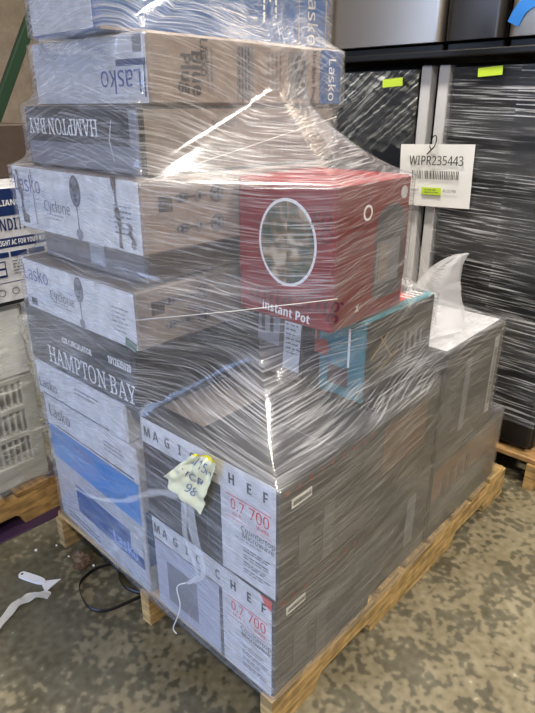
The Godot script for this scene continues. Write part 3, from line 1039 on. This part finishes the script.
	# the note
	var n := thing("paper_note", "crumpled pale yellow paper note with blue handwriting stuck to the upper microwave carton", "note", Vector3(-0.21, 0.58, 0.024))
	var A := Vector3(-0.100, 0.040, 0.006)
	var B := Vector3(0.026, 0.0, 0.012)
	var C := Vector3(0.078, 0.158, 0.004)
	var D := Vector3(0.012, 0.148, 0.0)
	var nz := noise(66, 9.0, 2)
	var st2 := begin(true)
	var G := func(u: float, v: float) -> Vector3:
		var p := A.lerp(B, u).lerp(D.lerp(C, u), v)
		return p + Vector3(0, 0, nz.get_noise_2d(u * 0.25, v * 0.25) * 0.012 + 0.006 * sin(u * 5.0 + v * 2.0))
	var cells := 22
	for part in 2:
		st2 = begin(true)
		for j in cells:
			if (j == cells - 1) != (part == 1):
				continue
			for i in cells:
				var q := []
				for k: Vector2 in [Vector2(0, 0), Vector2(1, 0), Vector2(1, 1), Vector2(0, 1)]:
					q.append(G.call((i + k.x) / cells, (j + k.y) / cells))
				quad(st2, q[0], q[1], q[2], q[3], Vector3(0, 0, 1))
		put(done(st2), "sheet" if part == 0 else "yellow_edge", mat(c8(226, 224, 190), 0.6) if part == 0 else mat(c8(232, 214, 30), 0.5), n)
	var pen := mat(c8(96, 112, 150), 0.5)
	for t in [["8/15", 0.45, 0.80, 0.03], ["11", 0.82, 0.72, 0.022], ["VCR", 0.5, 0.50, 0.036], ["98", 0.62, 0.24, 0.03]]:
		var p: Vector3 = G.call(t[1], t[2])
		var ex: Vector3 = (G.call(t[1] + 0.15, t[2]) - G.call(t[1] - 0.15, t[2])).normalized()
		var ey: Vector3 = (G.call(t[1], t[2] + 0.1) - G.call(t[1], t[2] - 0.1)).normalized()
		var ez := ex.cross(ey).normalized()
		ey = ez.cross(ex)
		put(letters(t[0], t[3]), "handwriting", pen, n, Transform3D(Basis(ex, ey + ex * 0.2, ez), p + ez * 0.004))

# ---------------------------------------------------------------- behind: refrigerators
func refrigerators() -> void:
	var woods := [wood_mat(c8(206, 170, 108), 41), wood_mat(c8(188, 150, 98), 43)]
	wooden_pallet("wooden pallet under the wrapped black refrigerators", Vector3(0.10, 0, -1.42), 0.0, 1.5, 1.0, 6, woods)
	var z := -1.45
	var fs := streaks(311, 1024, 1024, 0.03, 0.42, 0.06, 0.7)
	var fm := film_mat(fs[0], c8(240, 242, 246), 0.62, 0.3)
	fm.uv1_scale = Vector3(1, 1, 1)
	var cm := film_mat(streaks(351, 512, 512, 0.06, 0.35, 0.08, 0.7)[0], c8(240, 242, 236), 0.6, 0.12)
	var spec := [["black refrigerator in streaky film with a hanging white paper sign", -0.452, 0.05], ["black refrigerator with crumpled film beside the grey edge posts", -1.22, -0.578]]
	for k in 2:
		var x0: float = spec[k][1]
		var x1: float = spec[k][2]
		var w := x1 - x0
		var o := thing("refrigerator", spec[k][0], "refrigerator", Vector3((x0 + x1) / 2, 0.136, z - 0.36), 0.0, "wrapped black refrigerators")
		put(box(Vector3(w, 1.405, 0.64), 0.008, Vector3(0, 0.7025, 0.0)), "cabinet", M.blackplastic, o)
		put(box(Vector3(w - 0.01, 0.86, 0.035), 0.01, Vector3(0, 0.97, 0.338)), "door", M.blackplastic, o)
		put(box(Vector3(w - 0.01, 0.52, 0.035), 0.01, Vector3(0, 0.275, 0.338)), "door", M.blackplastic, o)
		# film over the front and sides
		if k == 0:
			put(sheet(w + 0.012, 1.27, 40, 60, 0.004, 5, 1.5), "film_layer", fm, o, Transform3D(Basis(), Vector3(0, 0.755, 0.366)))
		else:
			put(crumpled_flap(), "crumpled_film", cm, o, Transform3D(Basis(), Vector3(w / 2, 1.40, 0.362)))
		put(box(Vector3(0.085, 0.028, 0.001), 0.0), "sticker", M.lime, o, Transform3D(Basis(Vector3(0, 0, 1), 0.06), Vector3(-0.10 if k == 0 else 0.235, 1.372 if k == 0 else 1.345, 0.378 if k == 0 else 0.40)))
	# pale edge posts between the two
	var post := mat(c8(206, 206, 208), 0.4)
	for a in [[-0.552, "pale grey edge post against the refrigerator with crumpled film"], [-0.481, "pale grey edge post against the refrigerator with the paper sign"]]:
		var o := put(box(Vector3(0.042, 1.40, 0.05), 0.004, Vector3(0, 0.70, 0)), numbered("edge_post"), post, self, Transform3D(Basis(), Vector3(a[0], 0.136, z - 0.03)))
		tag(o, a[1], "post", "edge posts")
	# shelf deck and stainless refrigerators above
	var sh := put(box(Vector3(1.5, 0.022, 0.72), 0.004), "shelf_board", M.blackplastic, self, Transform3D(Basis(), Vector3(-0.55, 1.568, z - 0.32)))
	tag(sh, "black board laid across the tops of the wrapped refrigerators", "board")
	var us := [[-1.02, -0.525, M.steel, "brushed stainless refrigerator with plain wide door on the black board"], [-0.518, -0.30, M.darksteel, "dark stainless refrigerator between two lighter ones"], [-0.288, 0.18, M.steel, "stainless refrigerator with blue tape on its door"]]
	for u in us:
		var w: float = u[1] - u[0]
		var o := thing("steel_refrigerator", u[3], "refrigerator", Vector3((u[0] + u[1]) / 2.0, 1.58, z - 0.36), 0.0, "stainless refrigerators")
		put(box(Vector3(w - 0.01, 0.03, 0.6), 0.004, Vector3(0, 0.015, -0.01)), "base", M.blackplastic, o)
		put(box(Vector3(w - 0.004, 1.2, 0.58), 0.01, Vector3(0, 0.63, -0.03)), "cabinet", M.darksteel, o)
		var d := begin(true)
		var prof := []
		for k in 7:
			var a := PI / 2 * k / 6.0
			prof.append(Vector2(w / 2 - 0.028 + sin(a) * 0.028 - 0.002, 0.05 - 0.028 + cos(a) * 0.028))
		var full := []
		for p: Vector2 in prof:
			full.append(p)
		full.append(Vector2(w / 2 - 0.002, 0))
		full.append(Vector2(-w / 2 + 0.002, 0))
		for k in 7:
			full.append(Vector2(-prof[6 - k].x, prof[6 - k].y))
		for k in full.size():
			var a: Vector2 = full[k]
			var b: Vector2 = full[(k + 1) % full.size()]
			quad(d, Vector3(a.x, 0.035, a.y), Vector3(b.x, 0.035, b.y), Vector3(b.x, 1.22, b.y), Vector3(a.x, 1.22, a.y), Vector3((a.x + b.x) / 2, 0, (a.y + b.y) / 2 - 0.02))
		put(done(d), "door", u[2], o, Transform3D(Basis(), Vector3(0, 0, 0.27)))
		put(box(Vector3(w - 0.03, 0.004, 0.04), 0.0), "door_underside", u[2], o, Transform3D(Basis(), Vector3(0, 0.036, 0.295)))
		if u[0] == -0.288:
			put(ribbon([Vector3(-0.215, 0.07, 0), Vector3(-0.19, 0.115, 0.002), Vector3(-0.14, 0.14, 0.001), Vector3(-0.06, 0.16, 0)], 0.042, Vector3(0, 0, 1)), "blue_tape", mat(c8(40, 120, 200), 0.5), o, Transform3D(Basis(), Vector3(0, 0, 0.3225)))
	# the paper sign on its loop
	var sg := thing("paper_sign", "white paper sign with large stock number hung on a black loop", "sign", Vector3(-0.458, 1.045, z + 0.024))
	sg.rotation_degrees.z = 2.0
	sg.set_meta("size", Vector3(0.298, 0.225, 0.002))
	var ps := sheet_solid(0.298, 0.225, 12, 8, 0.003, 77)
	put(ps, "sheet", M.paper, sg, Transform3D(Basis(), Vector3(0, 0.1125, 0)))
	write(sg, "front", "WIPR235443", 0.005, 0.055, 0.045, M.ink, "sans", 0.0, 0.86, 0.006)
	barcode(sg, "front", 0.005, 0.004, 0.19, 0.03, 0.0, 0.006)
	write(sg, "front", "Created", -0.082, -0.052, 0.013, M.greyink, "sans", 0.0, 1.0, 0.006)
	write(sg, "front", "45:33 PM", 0.068, -0.052, 0.013, M.ink, "sans", 0.0, 1.0, 0.006)
	put(box(Vector3(0.08, 0.026, 0.0006), 0.0), "lime_label", M.lime, sg, on_face(sg, "front", -0.005, -0.055, 0.0, 0.0065))
	fine_print(sg, "front", -0.005, -0.055, 0.055, 2, 0.009, M.greyink)
	sg.get_child(-1).position.z += 0.006
	var loop := []
	for k in 20:
		var a := TAU * k / 20.0
		loop.append(Vector3(-0.01 + cos(a) * 0.016 + sin(a) * 0.006, 0.232 + sin(a) * 0.024, 0.008 + cos(a) * 0.01))
	put(tube(loop, 0.0022, 6, true), "tie_loop", M.ink, sg)
	put(tube([Vector3(-0.006, 0.215, 0.01), Vector3(-0.03, 0.19, 0.012)], 0.0022, 6), "tie_end", M.ink, sg)

# a torn flap of film hanging from its top edge in a point, creased all over; x runs back from its upper corner
func crumpled_flap() -> ArrayMesh:
	var st := begin(true)
	var nz := noise(88, 1.0, 2)
	nz.fractal_type = FastNoiseLite.FRACTAL_RIDGED
	var nu := 44
	var nv := 34
	var V := []
	for j in nv + 1:
		for i in nu + 1:
			var u := float(i) / nu
			var v := float(j) / nv
			var drop := 0.10 + 0.20 * sin(clampf(u * 1.25, 0, 1) * PI * 0.62 + 0.2) + 0.012 * sin(u * 37.0)
			var x := -0.46 + 0.47 * u
			var y := -0.015 - v * drop
			V.append(Vector3(x, y, 0.006 + 0.02 * absf(nz.get_noise_2d(x * 8.0 + y * 6.0, y * 12.0 - x * 5.0))))
	for j in nv:
		for i in nu:
			for k: Vector2i in [Vector2i(0, 0), Vector2i(0, 1), Vector2i(1, 1), Vector2i(0, 0), Vector2i(1, 1), Vector2i(1, 0)]:
				var p: Vector3 = V[(j + k.y) * (nu + 1) + i + k.x]
				st.set_uv(Vector2(p.x * 0.9 + p.y * 0.8, p.y * 0.9 - p.x * 0.7))
				st.add_vertex(p)
	return done(st)

# a loose sheet facing +z with wrinkles, uv spanning TILE metres
func sheet(w: float, h: float, nx: int, ny: int, amp: float, sd: int, tile: float) -> ArrayMesh:
	var st := begin(true)
	var nz := noise(sd, 1.0, 4)
	var V := []
	for j in ny + 1:
		for i in nx + 1:
			var x := (float(i) / nx - 0.5) * w
			var y := (float(j) / ny - 0.5) * h
			V.append(Vector3(x, y, nz.get_noise_2d(x * 5.0, y * 22.0) * amp))
	for j in ny:
		for i in nx:
			for k: Vector2i in [Vector2i(0, 0), Vector2i(0, 1), Vector2i(1, 1), Vector2i(0, 0), Vector2i(1, 1), Vector2i(1, 0)]:
				var p: Vector3 = V[(j + k.y) * (nx + 1) + i + k.x]
				st.set_uv(Vector2(p.x / tile, (p.y + p.x * 0.04) / tile * 1.4))
				st.add_vertex(p)
	return done(st)

# the same with a little thickness
func sheet_solid(w: float, h: float, nx: int, ny: int, amp: float, sd: int, t := 0.0006) -> ArrayMesh:
	var st := begin(true)
	var nz := noise(sd, 1.0, 2)
	for side in 2:
		st.set_smooth_group(side)
		for j in ny:
			for i in nx:
				var q := []
				for k: Vector2 in [Vector2(0, 0), Vector2(1, 0), Vector2(1, 1), Vector2(0, 1)]:
					var x := ((i + k.x) / nx - 0.5) * w
					var y := ((j + k.y) / ny - 0.5) * h
					q.append(Vector3(x, y, nz.get_noise_2d(x * 6.0, y * 6.0) * amp - t * side))
				quad(st, q[0], q[1], q[2], q[3], Vector3(0, 0, 1 - 2 * side))
	return done(st)

func ribbon(ctrl: Array, w, nrm: Vector3, t := 0.0008) -> ArrayMesh:
	var p := spline(ctrl, 8)
	var st := begin(true)
	var L := []
	var R := []
	for i in p.size():
		var d: Vector3 = (p[mini(i + 1, p.size() - 1)] - p[maxi(i - 1, 0)]).normalized()
		var x := d.cross(nrm).normalized()
		var ww: float = (lerpf(w[0], w[1], float(i) / p.size()) if w is Array else w) * 0.5
		L.append(p[i] - x * ww)
		R.append(p[i] + x * ww)
	for i in p.size() - 1:
		quad(st, L[i] + nrm * t, R[i] + nrm * t, R[i + 1] + nrm * t, L[i + 1] + nrm * t, nrm)
		quad(st, L[i], R[i], R[i + 1], L[i + 1], -nrm)
	return done(st)

# ---------------------------------------------------------------- beside: air conditioner and its cartons
func air_conditioner_corner() -> void:
	var woods := [wood_mat(c8(206, 166, 104), 51), wood_mat(c8(180, 142, 92), 53)]
	var slip := put(box(Vector3(1.0, 0.006, 1.5), 0.002), "slip_sheet", mat(c8(54, 34, 60), 0.4), self, Transform3D(Basis(Vector3.UP, -0.03), Vector3(-1.66, 0.003, 0.48)))
	tag(slip, "dark purple plastic slip sheet on the floor under the window unit's pallet", "slip sheet")
	var p := wooden_pallet("wooden pallet under the wrapped white window unit", Vector3(-1.19, 0.0065, 1.1), 0.0, 0.9, 1.24, 7, woods)
	# window air conditioner with three rows of slots
	var x := -1.225
	var w := thing("window_air_conditioner", "white window air conditioner with rows of slots wrapped in film", "air conditioner", Vector3(-1.52, 0.1425, 0.42))
	var wm := mat(c8(188, 188, 180), 0.45)
	var lx := x + 1.52
	var z0 := -0.54
	var z1 := 0.52
	var zc := (z0 + z1) / 2
	put(box(Vector3(0.44, 0.655, z1 - z0 - 0.02), 0.01, Vector3(lx - 0.33, 0.3275, zc)), "casing", mat(c8(24, 24, 25), 0.7), w)  # near-black colour paints in the shade seen through the slots
	put(box(Vector3(0.54, 0.25, z1 - z0), 0.012, Vector3(lx - 0.27, 0.532, zc)), "top_cover", mat(c8(228, 228, 225), 0.4), w)
	for a in [[0.0, 0.085], [0.178, 0.2], [0.282, 0.304], [0.388, 0.41]]:
		put(box(Vector3(0.05, a[1] - a[0], z1 - z0), 0.004, Vector3(lx - 0.025, (a[0] + a[1]) / 2, zc)), "rail", wm, w)
	for z: float in [z0 + 0.025, z1 - 0.025]:
		put(box(Vector3(0.05, 0.41, 0.05), 0.004, Vector3(lx - 0.0245, 0.205, z)), "stile", wm, w)
	var slat := box(Vector3(0.04, 0.108, 0.010), 0.002)
	for row: float in [0.1315, 0.241, 0.346]:
		for k in 24:
			put(slat, "slat", wm, w, Transform3D(Basis(), Vector3(lx - 0.026, row, z0 + 0.062 + k * 0.0225)))
	var fs := streaks(411, 512, 256, 0.12, 0.6, 0.2, 0.9)
	var fm := film_mat(fs[0], c8(238, 237, 228), 0.6, 0.15)
	var turn := Basis(Vector3.UP, PI / 2)
	put(sheet(1.08, 0.64, 60, 60, 0.035, 12, 0.35), "film_layer", fm, w, Transform3D(turn, Vector3(lx + 0.025, 0.31, zc - 0.04)))
	put(sheet(1.08, 0.62, 50, 60, 0.02, 15, 0.5), "film_layer", pane_mat(fs[1], 0.2, 0.08, 0.03), w, Transform3D(turn, Vector3(lx + 0.035, 0.31, zc - 0.03)))
	# bunched film at the end of the unit
	var bunch := spline([Vector3(lx + 0.02, 0.62, z0 - 0.0), Vector3(lx + 0.035, 0.45, z0 - 0.02), Vector3(lx + 0.03, 0.25, z0 - 0.03), Vector3(lx + 0.045, 0.12, z0 - 0.035), Vector3(lx + 0.055, 0.075, z0 - 0.02)], 8)
	var br := []
	for k in bunch.size():
		br.append(0.028 + 0.012 * sin(k * 1.3) + 0.008 * sin(k * 2.9))
	var milky := mat(Color(0.86, 0.85, 0.80, 0.29), 0.25)
	milky.transparency = BaseMaterial3D.TRANSPARENCY_ALPHA
	put(tube(bunch, br, 9), "bunched_film", fm, w)
	for k in 3:
		var folds := []
		var fr := []
		for q in bunch.size():
			folds.append(bunch[q] + Vector3(0.012 * sin(q * 0.8 + k * 2.0), 0, 0.018 * (k - 1) + 0.012 * cos(q * 1.1 + k)))
			fr.append(0.010 + 0.006 * sin(q * 1.9 + k * 1.4))
		put(tube(folds, fr, 6), "bunched_film", milky, w)
	# its carton and a brown one above
	var o := carton("air_conditioner_carton", "white and navy air conditioner carton on the wrapped window unit", Vector3(-1.8, 0.8085, -0.26), Vector3(-1.2, 1.173, 0.5), M.white, 0.0, "", false)
	var nv: Material = M.navy
	var y0 := 0.991
	panel(o, "side", 0, 1.13 - y0, 0.755, 0.08, nv, "printed_band")
	write(o, "side", "APPLIANCES", 0.236, 1.128 - y0, 0.024, M.whiteink, "bold", 0.0, 0.95)
	write(o, "side", "AIR CONDITIONER", 0.236, 1.063 - y0, 0.050, M.navy, "bold", 0.0, 0.62)
	panel(o, "side", 0.1, 1.008 - y0, 0.5, 0.03, nv, "printed_band")
	write(o, "side", "THE RIGHT AC FOR YOUR ROOM", 0.262, 1.008 - y0, 0.022, M.whiteink, "bold", 0.0, 0.62)
	for k in 4:
		panel(o, "side", 0.31 - 0.06 * k, 0.972 - y0, 0.054, 0.016, nv, "printed_band", 0.001)
		if k % 2 == 0:
			panel(o, "side", 0.305 - 0.06 * k, 0.928 - y0, 0.034, 0.05, nv, "printed_frame", 0.001)
			panel(o, "side", 0.305 - 0.06 * k, 0.941 - y0, 0.026, 0.016, M.white, "printed_pane", 0.002)
			panel(o, "side", 0.305 - 0.06 * k, 0.918 - y0, 0.026, 0.016, M.white, "printed_pane", 0.002)
		else:
			fine_print(o, "side", 0.305 - 0.06 * k, 0.93 - y0, 0.04, 5, 0.01, M.greyink)
		put(disc(0.012, 0.012, 0.8), "printed_icon", M.print_grey, o, on_face(o, "side", 0.31 - 0.045 * k, 0.855 - y0, 0.0, 0.001))
	panel(o, "side", 0.1, 0.885 - y0, 0.5, 0.002, nv, "thin_line")
	panel(o, "side", 0.1, 0.818 - y0, 0.5, 0.012, M.ink, "printed_band")
	carton("brown_carton", "dark brown carton standing on the navy and white air conditioner carton", Vector3(-1.78, 1.175, -0.36), Vector3(-1.42, 1.345, 0.35), carton_mat(c8(72, 58, 48)), 0.0, "", false)

func floor_litter() -> void:
	# white scraper
	var s := thing("scraper", "white plastic scraper lying on the stained concrete floor", "scraper", Vector3(-0.91, 0.002, 0.132))
	var wm := mat(c8(236, 236, 236), 0.4)
	var a := Vector2(-0.049, 0.020)
	var b := Vector2(0.044, -0.016)
	var d := (b - a).normalized()
	var nn := Vector2(-d.y, d.x)
	var hd := []
	for k in 25:
		var t := k / 24.0
		hd.append(a + d * t * a.distance_to(b) + nn * (0.0125 * sqrt(maxf(0.0, 1.0 - pow(2.0 * t - 0.9, 4.0) * 0.62)) if k > 0 else 0.004))
	for k in 25:
		var t := 1.0 - k / 24.0
		hd.append(a + d * t * a.distance_to(b) - nn * (0.0125 * sqrt(maxf(0.0, 1.0 - pow(2.0 * t - 0.9, 4.0) * 0.62)) if k < 24 else 0.004))
	var flat := Basis(Vector3(1, 0, 0), Vector3(0, 0, 1), Vector3(0, 1, 0))
	put(prism(hd, 0.009), "handle", wm, s, Transform3D(flat, Vector3.ZERO))
	var bl := [b + nn * 0.008 - d * 0.004, b - nn * 0.008 - d * 0.004, Vector2(0.086, -0.010), Vector2(0.056, -0.064)]
	bl = [b - d * 0.004 + nn * 0.009, b - d * 0.004 - nn * 0.009, b + d * 0.036 - nn * 0.033, b + d * 0.026 + nn * 0.030]
	put(prism(bl, 0.003), "blade", wm, s, Transform3D(flat, Vector3.ZERO))
	put(disc(0.004, 0.004, 0.0, 16, 0.0005), "hanging_hole", M.ink, s, Transform3D(Basis(Vector3(1, 0, 0), -PI / 2), Vector3(a.x + d.x * 0.01, 0.0091, a.y + d.y * 0.01)))
	# strip of torn film
	var st := begin(true)
	var ctrl := spline([Vector3(-0.80, 0.006, 0.135), Vector3(-0.822, 0.012, 0.16), Vector3(-0.838, 0.008, 0.19), Vector3(-0.832, 0.014, 0.225), Vector3(-0.815, 0.008, 0.27), Vector3(-0.78, 0.01, 0.33)], 8)
	var rows := []
	for i in ctrl.size():
		var r := []
		var f := float(i) / ctrl.size()
		for k in 9:
			var t := (k / 8.0 - 0.5)
			r.append(ctrl[i] + Vector3(t * (0.012 + 0.04 * f), 0.004 * sin(k * 2.1 + i * 0.5) + 0.004 + absf(t) * 0.004, t * 0.02))
		rows.append(r)
	for i in ctrl.size() - 1:
		for k in 8:
			quad(st, rows[i][k], rows[i + 1][k], rows[i + 1][k + 1], rows[i][k + 1], Vector3.UP)
	var tm := mat(Color(0.86, 0.85, 0.82, 0.75), 0.4)
	tm.transparency = BaseMaterial3D.TRANSPARENCY_ALPHA
	var tf := put(done(st), "film_scrap", tm, self)
	tag(tf, "torn strip of whitish film on the floor beside the scraper", "scrap")
	# black strapping
	var loops := [[[-0.65, -0.25], [-0.711, -0.179], [-0.791, -0.056], [-0.790, 0.023], [-0.751, 0.061], [-0.669, 0.077], [-0.622, 0.045], [-0.597, -0.035], [-0.575, -0.11], [-0.55, -0.2]], [[-0.73, -0.20], [-0.749, -0.094], [-0.711, -0.056], [-0.653, -0.045], [-0.591, -0.068], [-0.53, -0.12]]]
	var words := ["wide black strap loop reaching out from under the pallet", "small black strap curl inside the wide strap loop"]
	for n in 2:
		var pts := []
		for q in loops[n]:
			pts.append(Vector3(q[0], 0.0075, q[1]))
		var o := put(strap(spline(pts, 8), 0.013, 0.0016), numbered("black_strap"), mat(c8(22, 22, 24), 0.35), self)
		tag(o, words[n], "strap", "black straps")
	# crumpled brown paper, white bits
	var br := put(crumple(0.024, 0.35, 5), "paper_scrap", mat(c8(112, 92, 72), 0.8), self, Transform3D(Basis().scaled(Vector3(1.3, 0.6, 1.0)), Vector3(-0.875, 0.012, -0.02)))
	tag(br, "crumpled brown paper scrap on the floor near the black strap", "scrap", "crumpled brown scraps")
	var br2 := put(crumple(0.02, 0.4, 8), "paper_scrap_001", mat(c8(98, 74, 56), 0.8), self, Transform3D(Basis().scaled(Vector3(1.0, 0.5, 1.2)), Vector3(-0.845, 0.009, -0.005)))
	tag(br2, "small dark brown paper scrap touching the larger crumpled scrap", "scrap", "crumpled brown scraps")
	var spots := [[-0.92, 0.0], [-0.82, -0.032], [-1.0, 0.0], [-1.03, 0.06]]
	for i in spots.size():
		var o := put(crumple(0.003 + 0.001 * (i % 2), 0.4, 20 + i), numbered("foam_crumb"), wm, self, Transform3D(Basis(), Vector3(spots[i][0], 0.003, spots[i][1])))
		tag(o, "tiny white foam crumb lying on the dark concrete floor", "crumb", "white crumbs on the floor")

func prism(points: Array, h: float) -> ArrayMesh:
	# outline in x, y; thickness along z
	var st := begin()
	var pv := PackedVector2Array(points)
	var ix := Geometry2D.triangulate_polygon(pv)
	for z: float in [0.0, h]:
		for k in range(0, ix.size(), 3):
			var q := []
			for j in 3:
				q.append(Vector3(pv[ix[k + j]].x, pv[ix[k + j]].y, z))
			tri(st, q[0], q[1], q[2], Vector3(0, 0, z - h / 2))
	for i in pv.size():
		var a := pv[i]
		var b := pv[(i + 1) % pv.size()]
		quad(st, Vector3(a.x, a.y, 0), Vector3(b.x, b.y, 0), Vector3(b.x, b.y, h), Vector3(a.x, a.y, h), Vector3((b - a).y, -(b - a).x, 0))
	return done(st)

# a strap standing on edge along a path
func strap(p: Array, h: float, t: float) -> ArrayMesh:
	var st := begin(true)
	for i in p.size() - 1:
		var x0: Vector3 = (p[mini(i + 1, p.size() - 1)] - p[maxi(i - 1, 0)]).cross(Vector3.UP).normalized() * t / 2
		var x1: Vector3 = (p[mini(i + 2, p.size() - 1)] - p[i]).cross(Vector3.UP).normalized() * t / 2
		var u := Vector3(0, h / 2, 0)
		quad(st, p[i] + x0 - u, p[i + 1] + x1 - u, p[i + 1] + x1 + u, p[i] + x0 + u, x0)
		quad(st, p[i] - x0 - u, p[i + 1] - x1 - u, p[i + 1] - x1 + u, p[i] - x0 + u, -x0)
		quad(st, p[i] + x0 + u, p[i + 1] + x1 + u, p[i + 1] - x1 + u, p[i] - x0 + u, u)
	return done(st)

func crumple(r: float, rough: float, sd: int) -> ArrayMesh:
	var st := begin()
	var nz := noise(sd, 1.4, 2)
	var nu := 14
	var nv := 8
	var P := func(i: int, j: int) -> Vector3:
		var a := TAU * (i % nu) / nu
		var b := PI * j / nv - PI / 2
		var d := Vector3(cos(a) * cos(b), sin(b), sin(a) * cos(b))
		return d * r * (1.0 + rough * 2.0 * nz.get_noise_3d(d.x * 1.6, d.y * 1.6, d.z * 1.6))
	for j in nv:
		for i in nu:
			var q := [P.call(i, j), P.call(i + 1, j), P.call(i + 1, j + 1), P.call(i, j + 1)]
			quad(st, q[0], q[1], q[2], q[3], q[0] + q[1] + q[2] + q[3])
	return done(st)
